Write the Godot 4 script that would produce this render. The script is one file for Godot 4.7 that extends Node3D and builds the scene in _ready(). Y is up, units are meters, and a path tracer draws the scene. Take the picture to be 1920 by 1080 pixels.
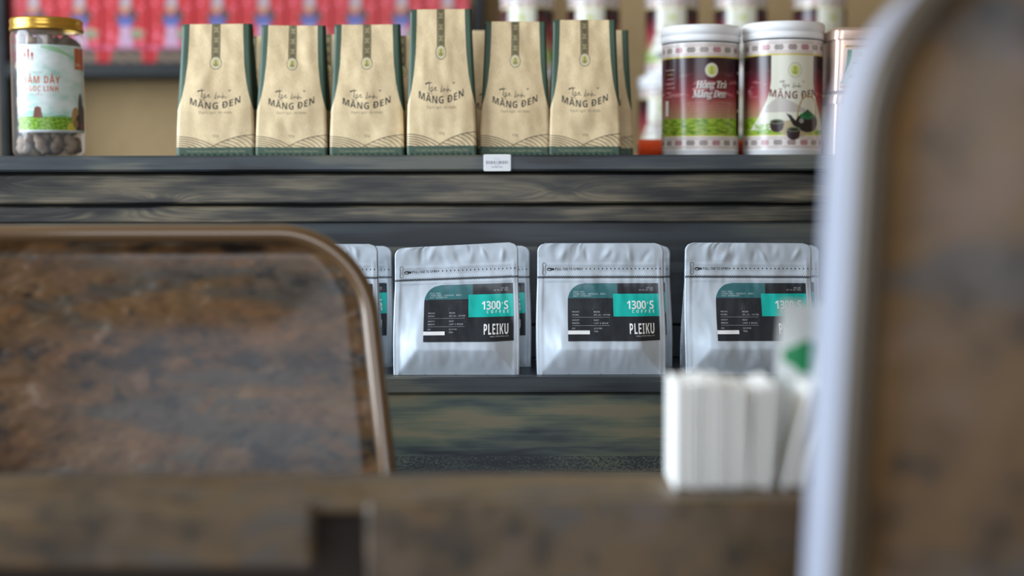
extends Node3D

# ------------------------------------------------------------------ helpers
var font_bold: RID
var font_reg: RID
var font_mono: RID
var font_serif: RID
var keep_fonts := []
var ts

func c(r, g, b) -> Color:
	return Color(r / 255.0, g / 255.0, b / 255.0)

func mat(col: Color, rough := 0.6, metal := 0.0, tex: Texture2D = null) -> StandardMaterial3D:
	var m := StandardMaterial3D.new()
	m.albedo_color = col
	m.roughness = rough
	m.metallic = metal
	if tex:
		m.albedo_texture = tex
	return m

func bump(m: StandardMaterial3D, freq: float, strength: float, scl: Vector3, seed_: int, cells := false) -> StandardMaterial3D:
	# fine relief from a tiling noise, mapped on the object's own axes
	var n := FastNoiseLite.new()
	n.seed = seed_
	n.noise_type = FastNoiseLite.TYPE_CELLULAR if cells else FastNoiseLite.TYPE_SIMPLEX_SMOOTH
	n.frequency = freq
	n.fractal_octaves = 4
	var im := n.get_seamless_image(512, 512)
	im.convert(Image.FORMAT_RGBA8)
	im.bump_map_to_normal_map(strength)
	m.normal_enabled = true
	m.normal_texture = ImageTexture.create_from_image(im)
	m.normal_scale = 1.0
	m.uv1_triplanar = m.albedo_texture == null
	if m.uv1_triplanar:
		m.uv1_scale = scl
	return m

var used := {}
func numbered(called: String) -> String:
	used[called] = used.get(called, -1) + 1
	return called if used[called] == 0 else "%s_%03d" % [called, used[called]]

func tag(o: Node3D, label: String, category: String, group := "", kind := ""):
	if label: o.set_meta("label", label)
	if category: o.set_meta("category", category)
	if group: o.set_meta("group", group)
	if kind: o.set_meta("kind", kind)

func thing(called: String, at: Vector3, label: String, category: String, group := "", turn := 0.0) -> Node3D:
	var o := Node3D.new()
	o.name = numbered(called)
	add_child(o)
	o.position = at
	o.rotation.y = turn
	tag(o, label, category, group)
	return o

func part(called: String, m: Mesh, material: Material, parent: Node3D, at := Vector3.ZERO, rot := Vector3.ZERO) -> MeshInstance3D:
	var o := MeshInstance3D.new()
	o.name = called
	o.mesh = m
	o.material_override = null
	for i in m.get_surface_count():
		o.set_surface_override_material(i, material)
	parent.add_child(o, true)
	o.position = at
	o.rotation = rot
	return o

func structure(called: String, m: Mesh, material: Material, at := Vector3.ZERO) -> MeshInstance3D:
	var o := part(called, m, material, self, at)
	o.set_meta("kind", "structure")
	return o

# a sheet from a function f(u, v) -> [position, uv]; u runs to the right, v up
func sheet_to(st: SurfaceTool, nu: int, nv: int, f: Callable, base: int) -> int:
	for j in nv + 1:
		for i in nu + 1:
			var r: Array = f.call(float(i) / nu, float(j) / nv)
			st.set_uv(r[1])
			st.add_vertex(r[0])
	for j in nv:
		for i in nu:
			var a := base + j * (nu + 1) + i
			var b := a + nu + 1
			for k in [a, b, a + 1, a + 1, b, b + 1]:
				st.add_index(k)
	return base + (nu + 1) * (nv + 1)

func begin() -> SurfaceTool:
	var st := SurfaceTool.new()
	st.begin(Mesh.PRIMITIVE_TRIANGLES)
	st.set_smooth_group(0)
	return st

func done(st: SurfaceTool) -> ArrayMesh:
	st.generate_normals()
	return st.commit()

func sheet(nu: int, nv: int, f: Callable) -> ArrayMesh:
	var st := begin()
	sheet_to(st, nu, nv, f, 0)
	return done(st)

# chamfered box, flat shaded; texture coordinates in metres along the box's axes
func box_to(st: SurfaceTool, s: Vector3, at: Vector3, bv: float, uvo := Vector2.ZERO):
	var h := s / 2.0
	st.set_smooth_group(-1)
	var q := func(pts: Array):
		var n: Vector3 = (pts[1] - pts[0]).cross(pts[2] - pts[0])
		var mid := Vector3.ZERO
		for p in pts: mid += p
		if n.dot(mid) > 0.0: pts.reverse()
		n = n.abs()
		for k in ([0, 1, 2, 0, 2, 3] if pts.size() == 4 else [0, 1, 2]):
			var p: Vector3 = pts[k]
			var w := p + at
			var t := Vector2(w.x, -w.y) if n.z >= n.x and n.z >= n.y else (Vector2(w.x, w.z) if n.y >= n.x else Vector2(w.z, -w.y))
			st.set_uv(t + uvo)
			st.add_vertex(w)
	var b := minf(bv, minf(h.x, minf(h.y, h.z)) * 0.95)
	for ax in 3:
		var a1 := (ax + 1) % 3
		var a2 := (ax + 2) % 3
		for sg in [-1, 1]:
			var pts := []
			for k in [[-1, -1], [1, -1], [1, 1], [-1, 1]]:
				var p := Vector3.ZERO
				p[ax] = sg * h[ax]
				p[a1] = k[0] * (h[a1] - b)
				p[a2] = k[1] * (h[a2] - b)
				pts.append(p)
			q.call(pts)
		if b > 0.0:
			for s1 in [-1, 1]:
				for s2 in [-1, 1]:
					var pts := []
					for e in [[-1, 0], [1, 0], [1, 1], [-1, 1]]:
						var p := Vector3.ZERO
						p[ax] = e[0] * (h[ax] - b)
						p[a1] = s1 * (h[a1] - (b if e[1] else 0.0))
						p[a2] = s2 * (h[a2] - (0.0 if e[1] else b))
						pts.append(p)
					q.call(pts)
	if b > 0.0:
		for sx in [-1, 1]:
			for sy in [-1, 1]:
				for sz in [-1, 1]:
					q.call([Vector3(sx * h.x, sy * (h.y - b), sz * (h.z - b)), Vector3(sx * (h.x - b), sy * h.y, sz * (h.z - b)), Vector3(sx * (h.x - b), sy * (h.y - b), sz * h.z)])

func box(s: Vector3, bv := 0.002, uvo := Vector2.ZERO) -> ArrayMesh:
	var st := SurfaceTool.new()
	st.begin(Mesh.PRIMITIVE_TRIANGLES)
	box_to(st, s, Vector3.ZERO, bv, uvo)
	st.generate_normals()
	return st.commit()

func boxes(list: Array) -> ArrayMesh:
	var st := SurfaceTool.new()
	st.begin(Mesh.PRIMITIVE_TRIANGLES)
	for b in list:
		box_to(st, b[0], b[1], 0.0)
	st.generate_normals()
	return st.commit()

# profile of [radius, height] pairs turned about y; angle 0 faces +z, u runs to the right
func lathe(profile: Array, n := 48, from := -PI, to := PI) -> ArrayMesh:
	var st := SurfaceTool.new()
	st.begin(Mesh.PRIMITIVE_TRIANGLES)
	var m := profile.size() - 1
	for j in m:   # each band keeps its own edges where the profile turns sharply
		var p0: Array = profile[j]
		var p1: Array = profile[j + 1]
		for i in n:
			st.set_smooth_group(j if p0.size() > 2 else 1000)
			var a := lerpf(from, to, float(i) / n)
			var b := lerpf(from, to, float(i + 1) / n)
			var v := [[a, p0], [a, p1], [b, p0], [b, p0], [a, p1], [b, p1]]
			for k in v:
				var t: float = k[0]
				st.set_uv(Vector2((t - from) / (to - from), 1.0 - (k[1][1] - profile[0][1]) / maxf(profile[m][1] - profile[0][1], 0.0001)))
				st.add_vertex(Vector3(sin(t) * k[1][0], k[1][1], cos(t) * k[1][0]))
	st.generate_normals()
	return st.commit()

func tube(path: Array, radius, n := 10, closed := false) -> ArrayMesh:
	var st := begin()
	var up := Vector3(0.123, 0.2, 0.97).normalized()
	var cnt := path.size()
	for j in cnt:
		var p: Vector3 = path[j]
		var t: Vector3
		if closed:
			t = path[(j + 1) % cnt] - path[(j - 1 + cnt) % cnt]
		else:
			t = path[mini(j + 1, cnt - 1)] - path[maxi(j - 1, 0)]
		t = t.normalized()
		up = (up - t * up.dot(t)).normalized()
		var side := t.cross(up)
		var r: float = radius[j] if radius is Array else radius
		for i in n + 1:
			var a := TAU * i / n
			st.set_uv(Vector2(float(i) / n, float(j) / (cnt - 1)))
			st.add_vertex(p + (up * cos(a) + side * sin(a)) * r)
	var rows := cnt if closed else cnt - 1
	for j in rows:
		for i in n:
			var a := j * (n + 1) + i
			var b := ((j + 1) % cnt) * (n + 1) + i
			for k in [a, a + 1, b, b, a + 1, b + 1]:
				st.add_index(k)
	if not closed:
		for e in [0, cnt - 1]:
			var base: int = e * (n + 1)
			for i in range(1, n - 1):
				for k in ([base, base + i + 1, base + i] if e == 0 else [base, base + i, base + i + 1]):
					st.add_index(k)
	return done(st)

# ------------------------------------------------------------------ drawing prints on an Image
func canvas(w: int, h: int, col: Color) -> Image:
	var im := Image.create(w, h, false, Image.FORMAT_RGBA8)
	im.fill(col)
	return im

func tex(im: Image) -> ImageTexture:
	return ImageTexture.create_from_image(im)

func fill_contours(im: Image, contours: Array, col: Color):
	var lo := 1e9
	var hi := -1e9
	for ct in contours:
		for p in ct:
			lo = minf(lo, p.y)
			hi = maxf(hi, p.y)
	for y in range(maxi(0, int(floor(lo))), mini(im.get_height(), int(ceil(hi)) + 1)):
		var yy := y + 0.5
		var xs := []
		for ct in contours:
			var n: int = ct.size()
			var a: Vector2 = ct[n - 1]
			for k in n:
				var b: Vector2 = ct[k]
				if (a.y <= yy) != (b.y <= yy):
					xs.append(a.x + (yy - a.y) / (b.y - a.y) * (b.x - a.x))
				a = b
		xs.sort()
		for k in range(0, xs.size() - 1, 2):
			var x0 := int(round(xs[k]))
			var x1 := int(round(xs[k + 1]))
			if x1 > x0:
				im.fill_rect(Rect2i(x0, y, x1 - x0, 1), col)

func disc(im: Image, x: float, y: float, rx: float, ry: float, col: Color):
	var p := []
	for k in 40:
		p.append(Vector2(x + cos(TAU * k / 40) * rx, y + sin(TAU * k / 40) * ry))
	fill_contours(im, [p], col)

func stroke(im: Image, pts: Array, w, col: Color):
	for k in pts.size() - 1:
		var a: Vector2 = pts[k]
		var b: Vector2 = pts[k + 1]
		var wa: float = (w[k] if w is Array else w) / 2.0
		var wb: float = (w[k + 1] if w is Array else w) / 2.0
		var n := (b - a).orthogonal().normalized()
		fill_contours(im, [[a + n * wa, b + n * wb, b - n * wb, a - n * wa]], col)
		if wb > 1.2:
			disc(im, b.x, b.y, wb, wb, col)

func bez(a: Vector2, b: Vector2, d: Vector2, n := 14) -> Array:
	var o := []
	for k in n + 1:
		var t := float(k) / n
		o.append(a.lerp(b, t).lerp(b.lerp(d, t), t))
	return o

func write(im: Image, words: String, font: RID, x: float, y: float, size: float, col: Color, sx := 1.0, align := 0, spacing := 0.0, place = null):
	# one line of lettering with its baseline at y; align 0 left, 1 centre, 2 right
	var s := size / 256.0
	var width := 0.0
	var glyphs := []
	for k in words.length():
		var g: int = ts.font_get_glyph_index(font, 256, words.unicode_at(k), 0)
		var adv: float = ts.font_get_glyph_advance(font, 256, g).x * s * sx
		glyphs.append([g, width, adv])
		width += adv + spacing
	width -= spacing
	var x0 := x - width * align / 2.0
	for k in glyphs.size():
		var gl: Array = glyphs[k]
		var d: Dictionary = ts.font_get_glyph_contours(font, 256, gl[0])
		var cts := []
		var start := 0
		for e in d.get("contours", []):
			var ct := []
			for i in range(start, e + 1):
				var p: Vector3 = d.points[i]
				var v := Vector2(x0 + gl[1] + p.x * s * sx, y + p.y * s)
				ct.append(place.call(v) if place != null else v)
			start = e + 1
			if ct.size() > 2:
				cts.append(ct)
		if cts:
			fill_contours(im, cts, col)
	return width

func noise(seed_: int, freq: float, oct := 4) -> FastNoiseLite:
	var n := FastNoiseLite.new()
	n.seed = seed_
	n.noise_type = FastNoiseLite.TYPE_SIMPLEX_SMOOTH
	n.frequency = freq
	n.fractal_octaves = oct
	return n

func ramp(cols: Array, t: float) -> Color:
	var x := clampf(t, 0.0, 0.9999) * (cols.size() - 1)
	var k := int(x)
	return (cols[k] as Color).lerp(cols[k + 1], x - k)

# stained timber: long grain, broad patches where the stain has taken differently, knots and scratches
func timber(w: int, h: int, seed_: int, cols: Array, along := 1.0, knots := 2, scratch := 0.5, blue_from := 2.0) -> ImageTexture:
	# blue_from: the height below which a darker blue stain was brushed on, with rough splintered flecks along its foot
	var patch := noise(seed_, 0.004, 4)
	var grain := noise(seed_ + 1, 0.02, 4)
	var fine := noise(seed_ + 2, 0.11, 2)
	var data := PackedByteArray()
	data.resize(w * h * 3)
	var rng := RandomNumberGenerator.new()
	rng.seed = seed_
	var ks := []
	for k in knots:
		ks.append(Vector3(rng.randf() * w, rng.randf_range(0.2, 0.8) * h, rng.randf_range(10, 20)))
	var at := 0
	for y in h:
		for x in w:
			var bend := 0.0
			var dark := 0.0
			for k in ks:
				var dx: float = (x - k.x) / 1.7
				var dy: float = y - k.y
				var q: float = (dx * dx + dy * dy) / (k.z * k.z)
				if q < 16.0:
					bend += 26.0 * exp(-q / 3.0) * signf(dy)
					dark += exp(-q * q)
			var p := patch.get_noise_2d(x * 0.9 * along, y * 2.6 + bend * 0.6) * 0.95
			var g := grain.get_noise_2d(x * 0.16 * along, (y + bend * 0.5) * 2.4) * 0.34
			var f := fine.get_noise_2d(x * 0.09, (y + bend) * 2.0) * 0.22 * scratch
			var lift := 0.0
			if blue_from < 1.0:
				g *= 0.5
				var edge := float(y) / h + p * 0.22 - blue_from
				lift = 0.16 - 0.5 * clampf(edge * 14.0, 0.0, 1.0)
				if float(y) / h > 0.64 and float(y) / h < 0.80:
					lift = -0.3 - p * 0.6 - 0.7 * clampf((fine.get_noise_2d(x * 3.6, y * 1.3) - 0.10 - grain.get_noise_2d(x * 1.3, 900.0) * 0.5) * 8.0, 0.0, 1.0) + 0.6 * clampf((fine.get_noise_2d(x * 4.0 + 500.0, y * 2.0) - 0.36) * 8.0, 0.0, 1.0)
			var col := ramp(cols, 0.5 + p + g + f + lift - dark * 0.5)
			data[at] = int(col.r * 255)
			data[at + 1] = int(col.g * 255)
			data[at + 2] = int(col.b * 255)
			at += 3
	return tex(Image.create_from_data(w, h, false, Image.FORMAT_RGB8, data))

# worn lacquer over rusted sheet metal: brown film, bare steel patches, ochre rust, pinkish primer
func rust(w: int, h: int, seed_: int, steel_share := 0.0, dull := 0.0) -> ImageTexture:
	var a := noise(seed_, 0.0035, 5)
	var b := noise(seed_ + 1, 0.0055, 5)
	var d := noise(seed_ + 2, 0.014, 4)
	var e := noise(seed_ + 3, 0.0035, 5)
	var data := PackedByteArray()
	data.resize(w * h * 3)
	var brown := [c(54, 38, 22), c(98, 72, 40), c(118, 88, 50), c(130, 100, 60)]
	var steel := c(78, 76, 80)
	var pink := c(132, 104, 96)
	var ochre := c(134, 92, 42)
	var at := 0
	for y in h:
		var low := float(y) / h
		for x in w:
			var n := a.get_noise_2d(x * 0.7, y * 1.3)
			var m := b.get_noise_2d(x * 0.8, y * 1.2)
			var f := d.get_noise_2d(x, y)
			var g := e.get_noise_2d(x * 0.5, y * 1.6)
			var col := ramp(brown, 0.46 + n * 0.9 + f * 0.42)
			col = col.lerp(steel, clampf((g + f * 0.12 + steel_share + (0.22 if low > 0.62 else 0.0)) * 4.0, 0.0, 0.8))
			col = col.lerp(ochre, clampf((m - 0.22 + f * 0.15) * 5.0, 0.0, 0.55))
			col = col.lerp(pink, clampf((-m - 0.30 + f * 0.2) * 5.0, 0.0, 0.45))
			col = col.darkened(clampf((-f - n * 0.4 - 0.34) * 2.0, 0.0, 0.5)).lerp(c(84, 78, 66), dull)
			data[at] = int(col.r * 255)
			data[at + 1] = int(col.g * 255)
			data[at + 2] = int(col.b * 255)
			at += 3
	return tex(Image.create_from_data(w, h, false, Image.FORMAT_RGB8, data))

# the brushed words above the arched name, drawn as strokes in a box w wide with its foot at y
func brush_words(im: Image, x: float, y: float, w: float, col: Color):
	var u := w / 100.0
	var V := func(a, b): return Vector2(x + a * u, y + b * u)
	stroke(im, [V.call(2, -17), V.call(8, -19), V.call(22, -20)], [4.5 * u, 3.4 * u, 1.4 * u], col)
	stroke(im, [V.call(13, -25), V.call(15, -15), V.call(13, -3)], [0.9 * u, 2.4 * u, 2.6 * u], col)
	stroke(im, [V.call(13, -3), V.call(20, 2), V.call(24, -6), V.call(22, -11), V.call(18, -6), V.call(21, 0), V.call(27, -3), V.call(31, -9)], 1.6 * u, col)
	stroke(im, [V.call(20, 5), V.call(22, 6)], 2.2 * u, col)
	stroke(im, [V.call(30, -6), V.call(35, -10), V.call(31, -2), V.call(38, -3)], 1.4 * u, col)
	stroke(im, [V.call(53, -16), V.call(51, -6), V.call(48, 1), V.call(56, -1)], [1.0 * u, 2.2 * u, 1.6 * u, 1.0 * u], col)
	stroke(im, [V.call(56, -1), V.call(58, -7), V.call(58, -1), V.call(63, -6), V.call(65, -1), V.call(69, -5)], 1.3 * u, col)
	stroke(im, [V.call(70, -15), V.call(69, 2), V.call(73, -6), V.call(77, 0), V.call(82, -4)], [1.0 * u, 1.9 * u, 1.6 * u, 1.4 * u, 0.8 * u], col)
	stroke(im, [V.call(84, -20), V.call(92, -20)], 1.6 * u, col)
	stroke(im, [V.call(88, -20), V.call(88, -16)], 1.6 * u, col)

func emblem(im: Image, x: float, y: float, r: float, ring: Color, inner: Color, fig: Color):
	disc(im, x, y, r, r, ring)
	disc(im, x, y, r * 0.86, r * 0.86, c(232, 226, 204))
	for k in 22:
		var a := TAU * k / 22
		disc(im, x + cos(a) * r * 0.76, y + sin(a) * r * 0.76, r * 0.05, r * 0.07, ring)
	disc(im, x, y, r * 0.64, r * 0.64, inner)
	fill_contours(im, [[Vector2(x, y - r * 0.52), Vector2(x + r * 0.16, y - r * 0.3), Vector2(x + r * 0.12, y), Vector2(x + r * 0.42, y + r * 0.3), Vector2(x + r * 0.2, y + r * 0.5), Vector2(x - r * 0.2, y + r * 0.5), Vector2(x - r * 0.42, y + r * 0.3), Vector2(x - r * 0.12, y), Vector2(x - r * 0.16, y - r * 0.3)]], fig)
	stroke(im, [Vector2(x - r * 0.5, y + r * 0.34), Vector2(x, y + r * 0.14), Vector2(x + r * 0.5, y + r * 0.34)], r * 0.07, ring)

func arched(im: Image, words: String, x: float, y: float, size: float, col: Color, bow: float, half: float, sx := 1.0):
	var place := func(v: Vector2) -> Vector2:
		var t: float = (v.x - x) / half
		return Vector2(v.x, v.y - t * t * bow - t * bow * 0.12)
	write(im, words, font_bold, x, y, size, col, sx, 1, size * 0.03, place)

func kraft_print() -> ImageTexture:
	var W := 560
	var H := 940
	var kraft := c(222, 200, 158)
	var green := c(62, 86, 70)
	var im := canvas(W, H, kraft)
	var fib := noise(5, 0.05, 3)
	var fib2 := noise(6, 0.006, 3)
	for y in H:
		for x in range(0, W, 2):
			var n := fib.get_noise_2d(x * 2.0, y * 0.5) * 0.05 + fib2.get_noise_2d(x, y) * 0.05
			im.fill_rect(Rect2i(x, y, 2, 1), Color(kraft.r + n, kraft.g + n, kraft.b + n * 0.9))
	var inset := [[0.0, 0.11], [0.3, 0.10], [0.45, 0.078], [0.55, 0.048], [0.65, 0.0]]
	var l := [Vector2(0, 0)]
	var r := [Vector2(W, 0)]
	for k in 40:
		var v := 0.65 * k / 39.0
		var q := 0.0
		for s in inset.size() - 1:
			if v >= inset[s][0] and v <= inset[s + 1][0]:
				q = lerpf(inset[s][1], inset[s + 1][1], (v - inset[s][0]) / (inset[s + 1][0] - inset[s][0]))
		l.append(Vector2(q * W, v * H))
		r.append(Vector2(W - q * W, v * H))
	l.append(Vector2(0, 0.65 * H))
	r.append(Vector2(W, 0.65 * H))
	fill_contours(im, [l], green)
	fill_contours(im, [r], green)
	var olive := c(104, 97, 68)
	im.fill_rect(Rect2i(int(W * 0.435), 0, int(W * 0.13), int(H * 0.262)), olive)
	for e in [0.45, 0.543]:
		im.fill_rect(Rect2i(int(W * e), 0, 4, int(H * 0.262)), c(160, 146, 108))
	for k in 3:
		var yy := H * (0.045 + 0.078 * k)
		for q in [[-1, -1], [1, -1], [-1, 1], [1, 1], [0, 0]]:
			fill_contours(im, [[Vector2(W * 0.5 + q[0] * 10, yy + q[1] * 12 - 9), Vector2(W * 0.5 + q[0] * 10 + 8, yy + q[1] * 12), Vector2(W * 0.5 + q[0] * 10, yy + q[1] * 12 + 9), Vector2(W * 0.5 + q[0] * 10 - 8, yy + q[1] * 12)]], c(172, 158, 118))
	emblem(im, W * 0.5, H * 0.298, 48, c(128, 116, 76), c(196, 186, 120), c(150, 138, 84))
	var ink := c(62, 56, 44)
	brush_words(im, W * 0.25, H * 0.565, W * 0.5, ink)
	arched(im, "MĂNG ĐEN", W * 0.5, H * 0.648, 66, ink, 44, W * 0.34, 1.06)
	write(im, "Thanh ngọt · An nhiên".replace("ọ", "o"), font_reg, W * 0.5, H * 0.683, 25, c(112, 100, 76), 1.0, 1)
	write(im, "100g", font_reg, W * 0.5, H * 0.858, 24, c(120, 108, 82), 1.0, 1)
	var dark := c(70, 62, 44)
	for k in 6:
		stroke(im, bez(Vector2(0, H * (0.853 + 0.016 * k)), Vector2(W * (0.28 - 0.03 * k), H * (0.855 + 0.016 * k)), Vector2(W * (0.52 - 0.085 * k), H * 0.938)), 5.0, dark)
	var arc := bez(Vector2(W * 0.44, H * 0.935), Vector2(W * 0.7, H * 0.848), Vector2(W, H * 0.842), 24)
	stroke(im, arc, 5.0, dark)
	for k in 6:
		var p: Vector2 = arc[3 + k * 3]
		stroke(im, bez(p, p + Vector2(W * 0.13, H * 0.014), p + Vector2(W * 0.2, H * 0.938 - p.y)), 4.5, dark)
	im.fill_rect(Rect2i(0, int(H * 0.936), W, H), green)
	write(im, "Trà sạch từ vùng cao nguyên Măng Đen".replace("ạ", "a").replace("ừ", "u"), font_reg, W * 0.5, H * 0.972, 24, c(150, 152, 120), 1.0, 1)
	return tex(im)

func pouch_print() -> ImageTexture:
	var S := 1024
	var im := canvas(S, S, c(198, 210, 221))
	var ink := c(40, 44, 50)
	# tear notch outline, the pulling hand, the words and the row of arrows
	var yy := S * 0.197
	var o := []
	for k in 32:
		var a := TAU * k / 32
		o.append(Vector2(S * 0.055 + cos(a) * (9.0 + 20.0 * pow(sin(a), 2.0)), yy + sin(a) * 46.0))
	o.append(o[0])
	stroke(im, o, 4.0, ink)
	disc(im, S * 0.098, yy + 4, 24, 13, ink)
	disc(im, S * 0.094, yy + 6, 12, 5, c(198, 210, 221))
	fill_contours(im, [[Vector2(S * 0.105, yy - 7), Vector2(S * 0.134, yy - 5), Vector2(S * 0.134, yy + 12), Vector2(S * 0.11, yy + 10)]], ink)
	write(im, "PULL TAB TO OPEN", font_bold, S * 0.139, yy + 11, 28, ink, 0.84)
	for k in 21:
		var x := S * (0.318 + 0.0325 * k)
		fill_contours(im, [[Vector2(x, yy - 8), Vector2(x + 12, yy), Vector2(x, yy + 8)]], ink)
	var zig := []
	for k in 145:
		zig.append(Vector2(k * S / 144.0, S * 0.262 + (8 if k % 2 else -8)))
	stroke(im, zig, 6.5, ink)
	return tex(im)

func pouch_label_print() -> ImageTexture:
	var W := 1200
	var H := 756
	var dark := c(36, 42, 50)
	var teal := c(52, 112, 118)
	var bright := c(0, 190, 178)
	var pale := c(214, 220, 224)
	var im := canvas(W, H, dark)
	im.fill_rect(Rect2i(0, 0, int(W * 0.548), int(H * 0.262)), teal)
	im.fill_rect(Rect2i(int(W * 0.498), int(H * 0.187), W, int(H * 0.395)), bright)
	var map_line := [Vector2(0.36, 0.44), Vector2(0.30, 0.40), Vector2(0.27, 0.47), Vector2(0.29, 0.36), Vector2(0.34, 0.37), Vector2(0.37, 0.30), Vector2(0.42, 0.30), Vector2(0.40, 0.38), Vector2(0.42, 0.44), Vector2(0.40, 0.50), Vector2(0.45, 0.52), Vector2(0.47, 0.56), Vector2(0.45, 0.60), Vector2(0.46, 0.66), Vector2(0.43, 0.72), Vector2(0.36, 0.74), Vector2(0.31, 0.80), Vector2(0.22, 0.84)]
	var ml := []
	for p in map_line:
		ml.append(p * Vector2(W, H))
	stroke(im, ml, 2.2, c(84, 92, 100))
	var T := func(x, y, size, s): write(im, s, font_mono, W * x, H * y, size, pale, 0.92)
	T.call(0.058, 0.163, 27, "TASTE NOTE:")
	T.call(0.058, 0.2, 27, "STRONG BODY, CHOCOLATE, HONEY,")
	T.call(0.058, 0.237, 27, "SWEET AFTERTASTE")
	write(im, "HOTLINE", font_mono, W * 0.945, H * 0.098, 24, pale, 0.92, 2)
	write(im, "+84 96 682 7002", font_mono, W * 0.945, H * 0.132, 24, pale, 0.92, 2)
	T.call(0.046, 0.512, 24, "PROCESS")
	T.call(0.046, 0.563, 24, "NATURAL")
	T.call(0.282, 0.512, 24, "REGION")
	T.call(0.282, 0.563, 24, "GIA LAI, VIETNAM")
	T.call(0.046, 0.655, 24, "VARIETY")
	T.call(0.046, 0.706, 24, "ROBUSTA")
	T.call(0.282, 0.655, 24, "ROAST")
	T.call(0.282, 0.706, 24, "LIGHT & MEDIUM")
	T.call(0.046, 0.795, 24, "MFG")
	T.call(0.282, 0.795, 24, "ALTITUDE")
	T.call(0.282, 0.845, 24, "850m")
	for y in [0.592, 0.735]:
		im.fill_rect(Rect2i(int(W * 0.046), int(H * y), int(W * 0.41), 3), c(180, 186, 190))
	var white := c(250, 252, 252)
	write(im, "1300", font_bold, W * 0.862, H * 0.452, 152, white, 0.82, 2, -4)
	write(im, "'", font_bold, W * 0.885, H * 0.442, 120, white, 0.6, 2)
	write(im, "S", font_bold, W * 0.948, H * 0.452, 152, white, 0.86, 2)
	write(im, "COFFEE", font_bold, W * 0.95, H * 0.519, 56, white, 0.84, 2, 26)
	write(im, "PLEIKU", font_bold, W * 0.948, H * 0.88, 192, white, 0.5, 2, 3)
	write(im, "www.1300coffee.com", font_reg, W * 0.946, H * 0.925, 26, pale, 1.0, 2)
	return tex(im)

func pattern_band(im: Image, x0: int, x1: int, y0: int, h: int):
	im.fill_rect(Rect2i(x0, y0, x1 - x0, h), c(228, 220, 214))
	for e in [0.06, 0.2, 0.8, 0.94]:
		im.fill_rect(Rect2i(x0, y0 + int(h * e), x1 - x0, 2), c(150, 120, 118))
	var k := 0
	var x := x0 + 20
	while x < x1:
		var col: Color = [c(140, 122, 118), c(172, 112, 120), c(128, 120, 114)][k % 3]
		for dx in [-18, -6, 6, 18]:
			var r := 11.0
			var o := []
			for s in [[0, -1], [1, 0], [0, 1], [-1, 0]]:
				o.append(Vector2(x + dx + s[0] * r, y0 + h * 0.5 + s[1] * h * 0.26))
			fill_contours(im, [o], col)
			disc(im, x + dx, y0 + h * 0.5, 3, 3, c(228, 220, 214))
		x += 82
		k += 1

func tea_field(im: Image, y0: int, y1: int, seed_: int):
	var n := noise(seed_, 0.03, 4)
	for y in range(y0, y1):
		for x in range(0, im.get_width(), 3):
			var q := n.get_noise_2d(x * 0.5, y * 1.6)
			im.fill_rect(Rect2i(x, y, 3, 1), ramp([c(84, 118, 30), c(124, 162, 44), c(156, 184, 60), c(176, 196, 84)], 0.5 + q * 0.8))

func red_sky(im: Image, y0: int, y1: int, seed_: int):
	# the printed sunset: dark plum above, rose below, with cloud banks
	var n := noise(seed_, 0.008, 4)
	for y in range(y0, y1):
		var t := float(y - y0) / (y1 - y0)
		var base := ramp([c(44, 28, 34), c(66, 34, 40), c(112, 38, 48), c(146, 52, 60), c(170, 108, 92), c(176, 150, 108)], t)
		for x in range(0, im.get_width(), 3):
			var q := n.get_noise_2d(x * 0.6, y * 2.0)
			var amount := clampf((q - 0.12) * 3.0, 0.0, 0.75) * clampf(1.0 - absf(t - 0.5) * 3.4, 0.0, 1.0)
			im.fill_rect(Rect2i(x, y, 3, 1), base.lerp(c(224, 176, 172), amount))

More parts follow.
